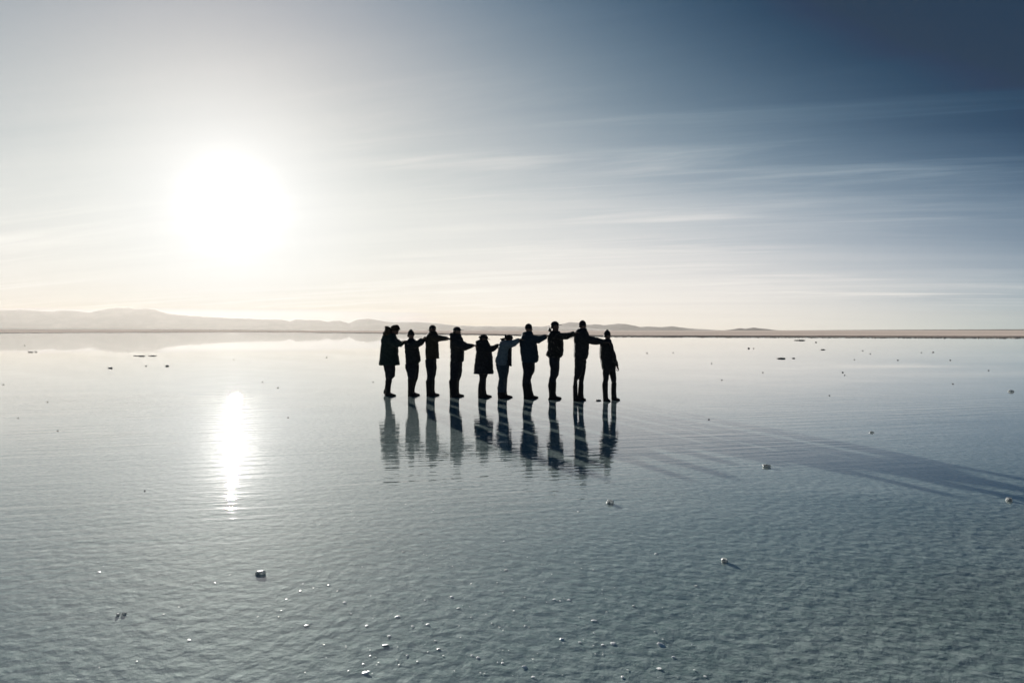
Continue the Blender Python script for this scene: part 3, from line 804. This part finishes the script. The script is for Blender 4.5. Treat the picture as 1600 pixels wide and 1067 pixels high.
clump(1132, 877, 10, 6, True, 'white topped salt clump on the rippled bed, lower right', G, 5)
clump(1577, 782, 9, 5.5, True, 'white salt clump at the right edge near the end of the shadow', G, 6)
clump(1580, 612, 8, 3.6, True, 'distant white salt clump near the right edge on calm water', G, 7)
clump(1362, 676, 6, 2.6, True, 'small pale salt lump just beyond the long blue shadow', G, 8)
clump(935, 626, 8, 2.2, False, 'flat dark salt lump touching the left foot of the last person', G, 9)
clump(1221, 560.4, 13, 1.6, False, 'long dark slab of salt crust far out on the right', G, 10, 1.2)
clump(1240, 560, 4, 1.4, False, 'small dark lump right beside the long dark slab', G, 11)
clump(222, 556.5, 10, 1.4, False, 'middle strip of dark crust in a far row of three', G, 12)
clump(238, 556.2, 12, 1.2, False, 'dark strip of crust far left, right end of a row of three', G, 13)
clump(212, 556.0, 7, 1.0, False, 'left end strip of dark crust in a far row of three', G, 14)
clump(172, 575.3, 6, 2, False, 'dark lump on the bright calm water, nearer than the row of strips', G, 15)
clump(261, 572, 5, 2, False, 'dark lump on the bright water left of the sun reflection', G, 16)
clump(48, 550.5, 7, 1.2, False, 'thin dark strip of crust near the left edge of the water', G, 17)
clump(56, 550.4, 4, 1.0, False, 'tiny dark strip beside the leftmost strip of crust', G, 18)
clump(1250, 532, 16, 1.4, False, 'dark low crust patch just in front of the far shore', G, 19)
clump(1286, 546.5, 6, 1.2, False, 'short dark crust strip between the long slab and the far shore', G, 20)
clump(184, 961, 5, 1.2, True, 'glinting salt lump pair in the lower left, left one', G, 21)
clump(194, 959, 7, 1.3, True, 'glinting salt lump pair in the lower left, right one', G, 22)
SG = 'tiny dark specks of salt crust scattered over the far calm water'
for i, (px, py, w) in enumerate([(228, 572, 3), (365, 562, 2.2), (510, 558.5, 2.6), (410, 597, 2.4), (434, 606, 3), (374, 630, 2.4), (450, 652.5, 3), (583, 597, 2.4), (5, 601, 2.4),
        (74, 628, 2.6), (28, 653, 2.4), (38, 540, 2), (1011, 552, 2.6), (1052, 551, 2), (1112, 568, 2.2), (1192, 582, 2.6), (1317, 582, 3), (1320, 586.5, 2.4), (1403, 563, 2.6),
        (1458, 550.5, 3), (1348, 548, 2.2), (1360, 553, 2.2), (1485, 563, 2.6), (1545, 579, 2.6), (1489, 600, 2.8), (1128, 594, 2.6), (1275, 535, 3), (1335, 562, 2.2), (1440, 551, 2.2), (1170, 544.5, 4), (1178, 544.5, 2.4), (1108, 655.5, 3), (1296, 618, 2.4), (865, 553, 2.2), (90, 673, 2.4), (226, 767, 2.4)]):
    clump(px, py, w*0.85, max(0.9, w*0.45), False, 'tiny dark speck of salt crust on the far calm water', SG, 30+i)

# white flakes of salt poking through the water in the foreground
flake_meshes = []
for k in range(8):
    bm = bmesh.new()
    lump_into(bm, Vector((0, 0, 0)), 1.0, 0.75, 0.15, k*1.7, 2)
    if k % 2: lump_into(bm, Vector((0.7, 0.2, 0)), 0.5, 0.5, 0.13, k*2.9, 2)
    me = bpy.data.meshes.new('salt_flake'); bm.to_mesh(me); bm.free(); me.materials.append(FLAKE)
    flake_meshes.append(me)
FG = 'white salt flakes poking through the shallow water in the foreground'
fixed = [(571, 1051, 11), (602, 1007, 9), (608, 993, 6), (958, 1005, 9), (1033, 1007, 11), (820, 1042, 8), (878, 998, 7), (790, 890, 6), (706, 932, 6), (928, 969, 7), (622, 963, 7), (668, 975, 6), (645, 978, 5), (747, 1027, 6), (1052, 1026, 6), (1030, 1044, 7), (990, 946, 5), (889, 937, 6), (866, 936, 5), (973, 1057, 6), (833, 1057, 6), (685, 1013, 5), (636, 1024, 5), (568, 1037, 5), (621, 1031, 4), (573, 977, 5), (1085, 1046, 4), (1102, 1056, 5)]
BIG = {(571, 1051): 'largest white salt flake, at the bottom edge left of the middle', (602, 1007): 'broad white salt flake a little above the largest one',
       (1033, 1007): 'broad white salt flake farthest right of the flakes near the bottom', (958, 1005): 'broad white salt flake left of the rightmost broad flake',
       (820, 1042): 'bright white salt flake low in the middle of the foreground'}
rnd = random.Random(21)
spots = list(fixed)
while len(spots) < 270:
    py = 760 + 300*rnd.random()**0.85
    cx = 770 + (py-760)*0.05
    px = rnd.gauss(cx, 150 + 40*(py-760)/300)
    if not 470 < px < 1110: continue
    if rnd.random() < 0.12: px = rnd.uniform(120, 560); py = rnd.uniform(880, 1062)
    spots.append((px, py, min(6.5, max(1.3, rnd.lognormvariate(0.72, 0.45)))*(0.6 + 0.5*(py-760)/300)))
for px, py, w in spots:
    p = ground_pt(px, py, 0.0008); s = 0.58*w*p.y/F
    o = bpy.data.objects.new('salt_flake', flake_meshes[rnd.randrange(8)]); C.objects.link(o)
    o.location = p; o.scale = (s, s, s); o.rotation_euler = (rnd.uniform(-.2, .2), rnd.uniform(-.2, .2), rnd.uniform(0, 6.28))
    tag(o, BIG.get((px, py), 'small white salt flake poking through the foreground water'), 'salt flake', FG)

# ------------------------------------------------------------------ haze
def build_haze():
    bm = bmesh.new(); bmesh.ops.create_cube(bm, size=1.0)
    for v in bm.verts:
        v.co = Vector((v.co.x*26000, (-2500 if v.co.y < 0 else 10500), -5.5 if v.co.z < 0 else HAZE_TOP))
    me = bpy.data.meshes.new('haze'); bm.to_mesh(me); bm.free()
    m, g = mat('thin_bright_haze')
    v = g.n('ShaderNodeVolumePrincipled')
    v.inputs['Color'].default_value = (HAZE_C*1.01, HAZE_C*0.975, HAZE_C*0.93, 1)
    v.inputs['Density'].default_value = HAZE
    v.inputs['Anisotropy'].default_value = HAZE_G
    g.link(v.outputs[0], g.n('ShaderNodeOutputMaterial').inputs['Volume'])
    tag(link('haze', me, m), 'thin bright haze over the salt flat', 'haze', kind='stuff')
build_haze()
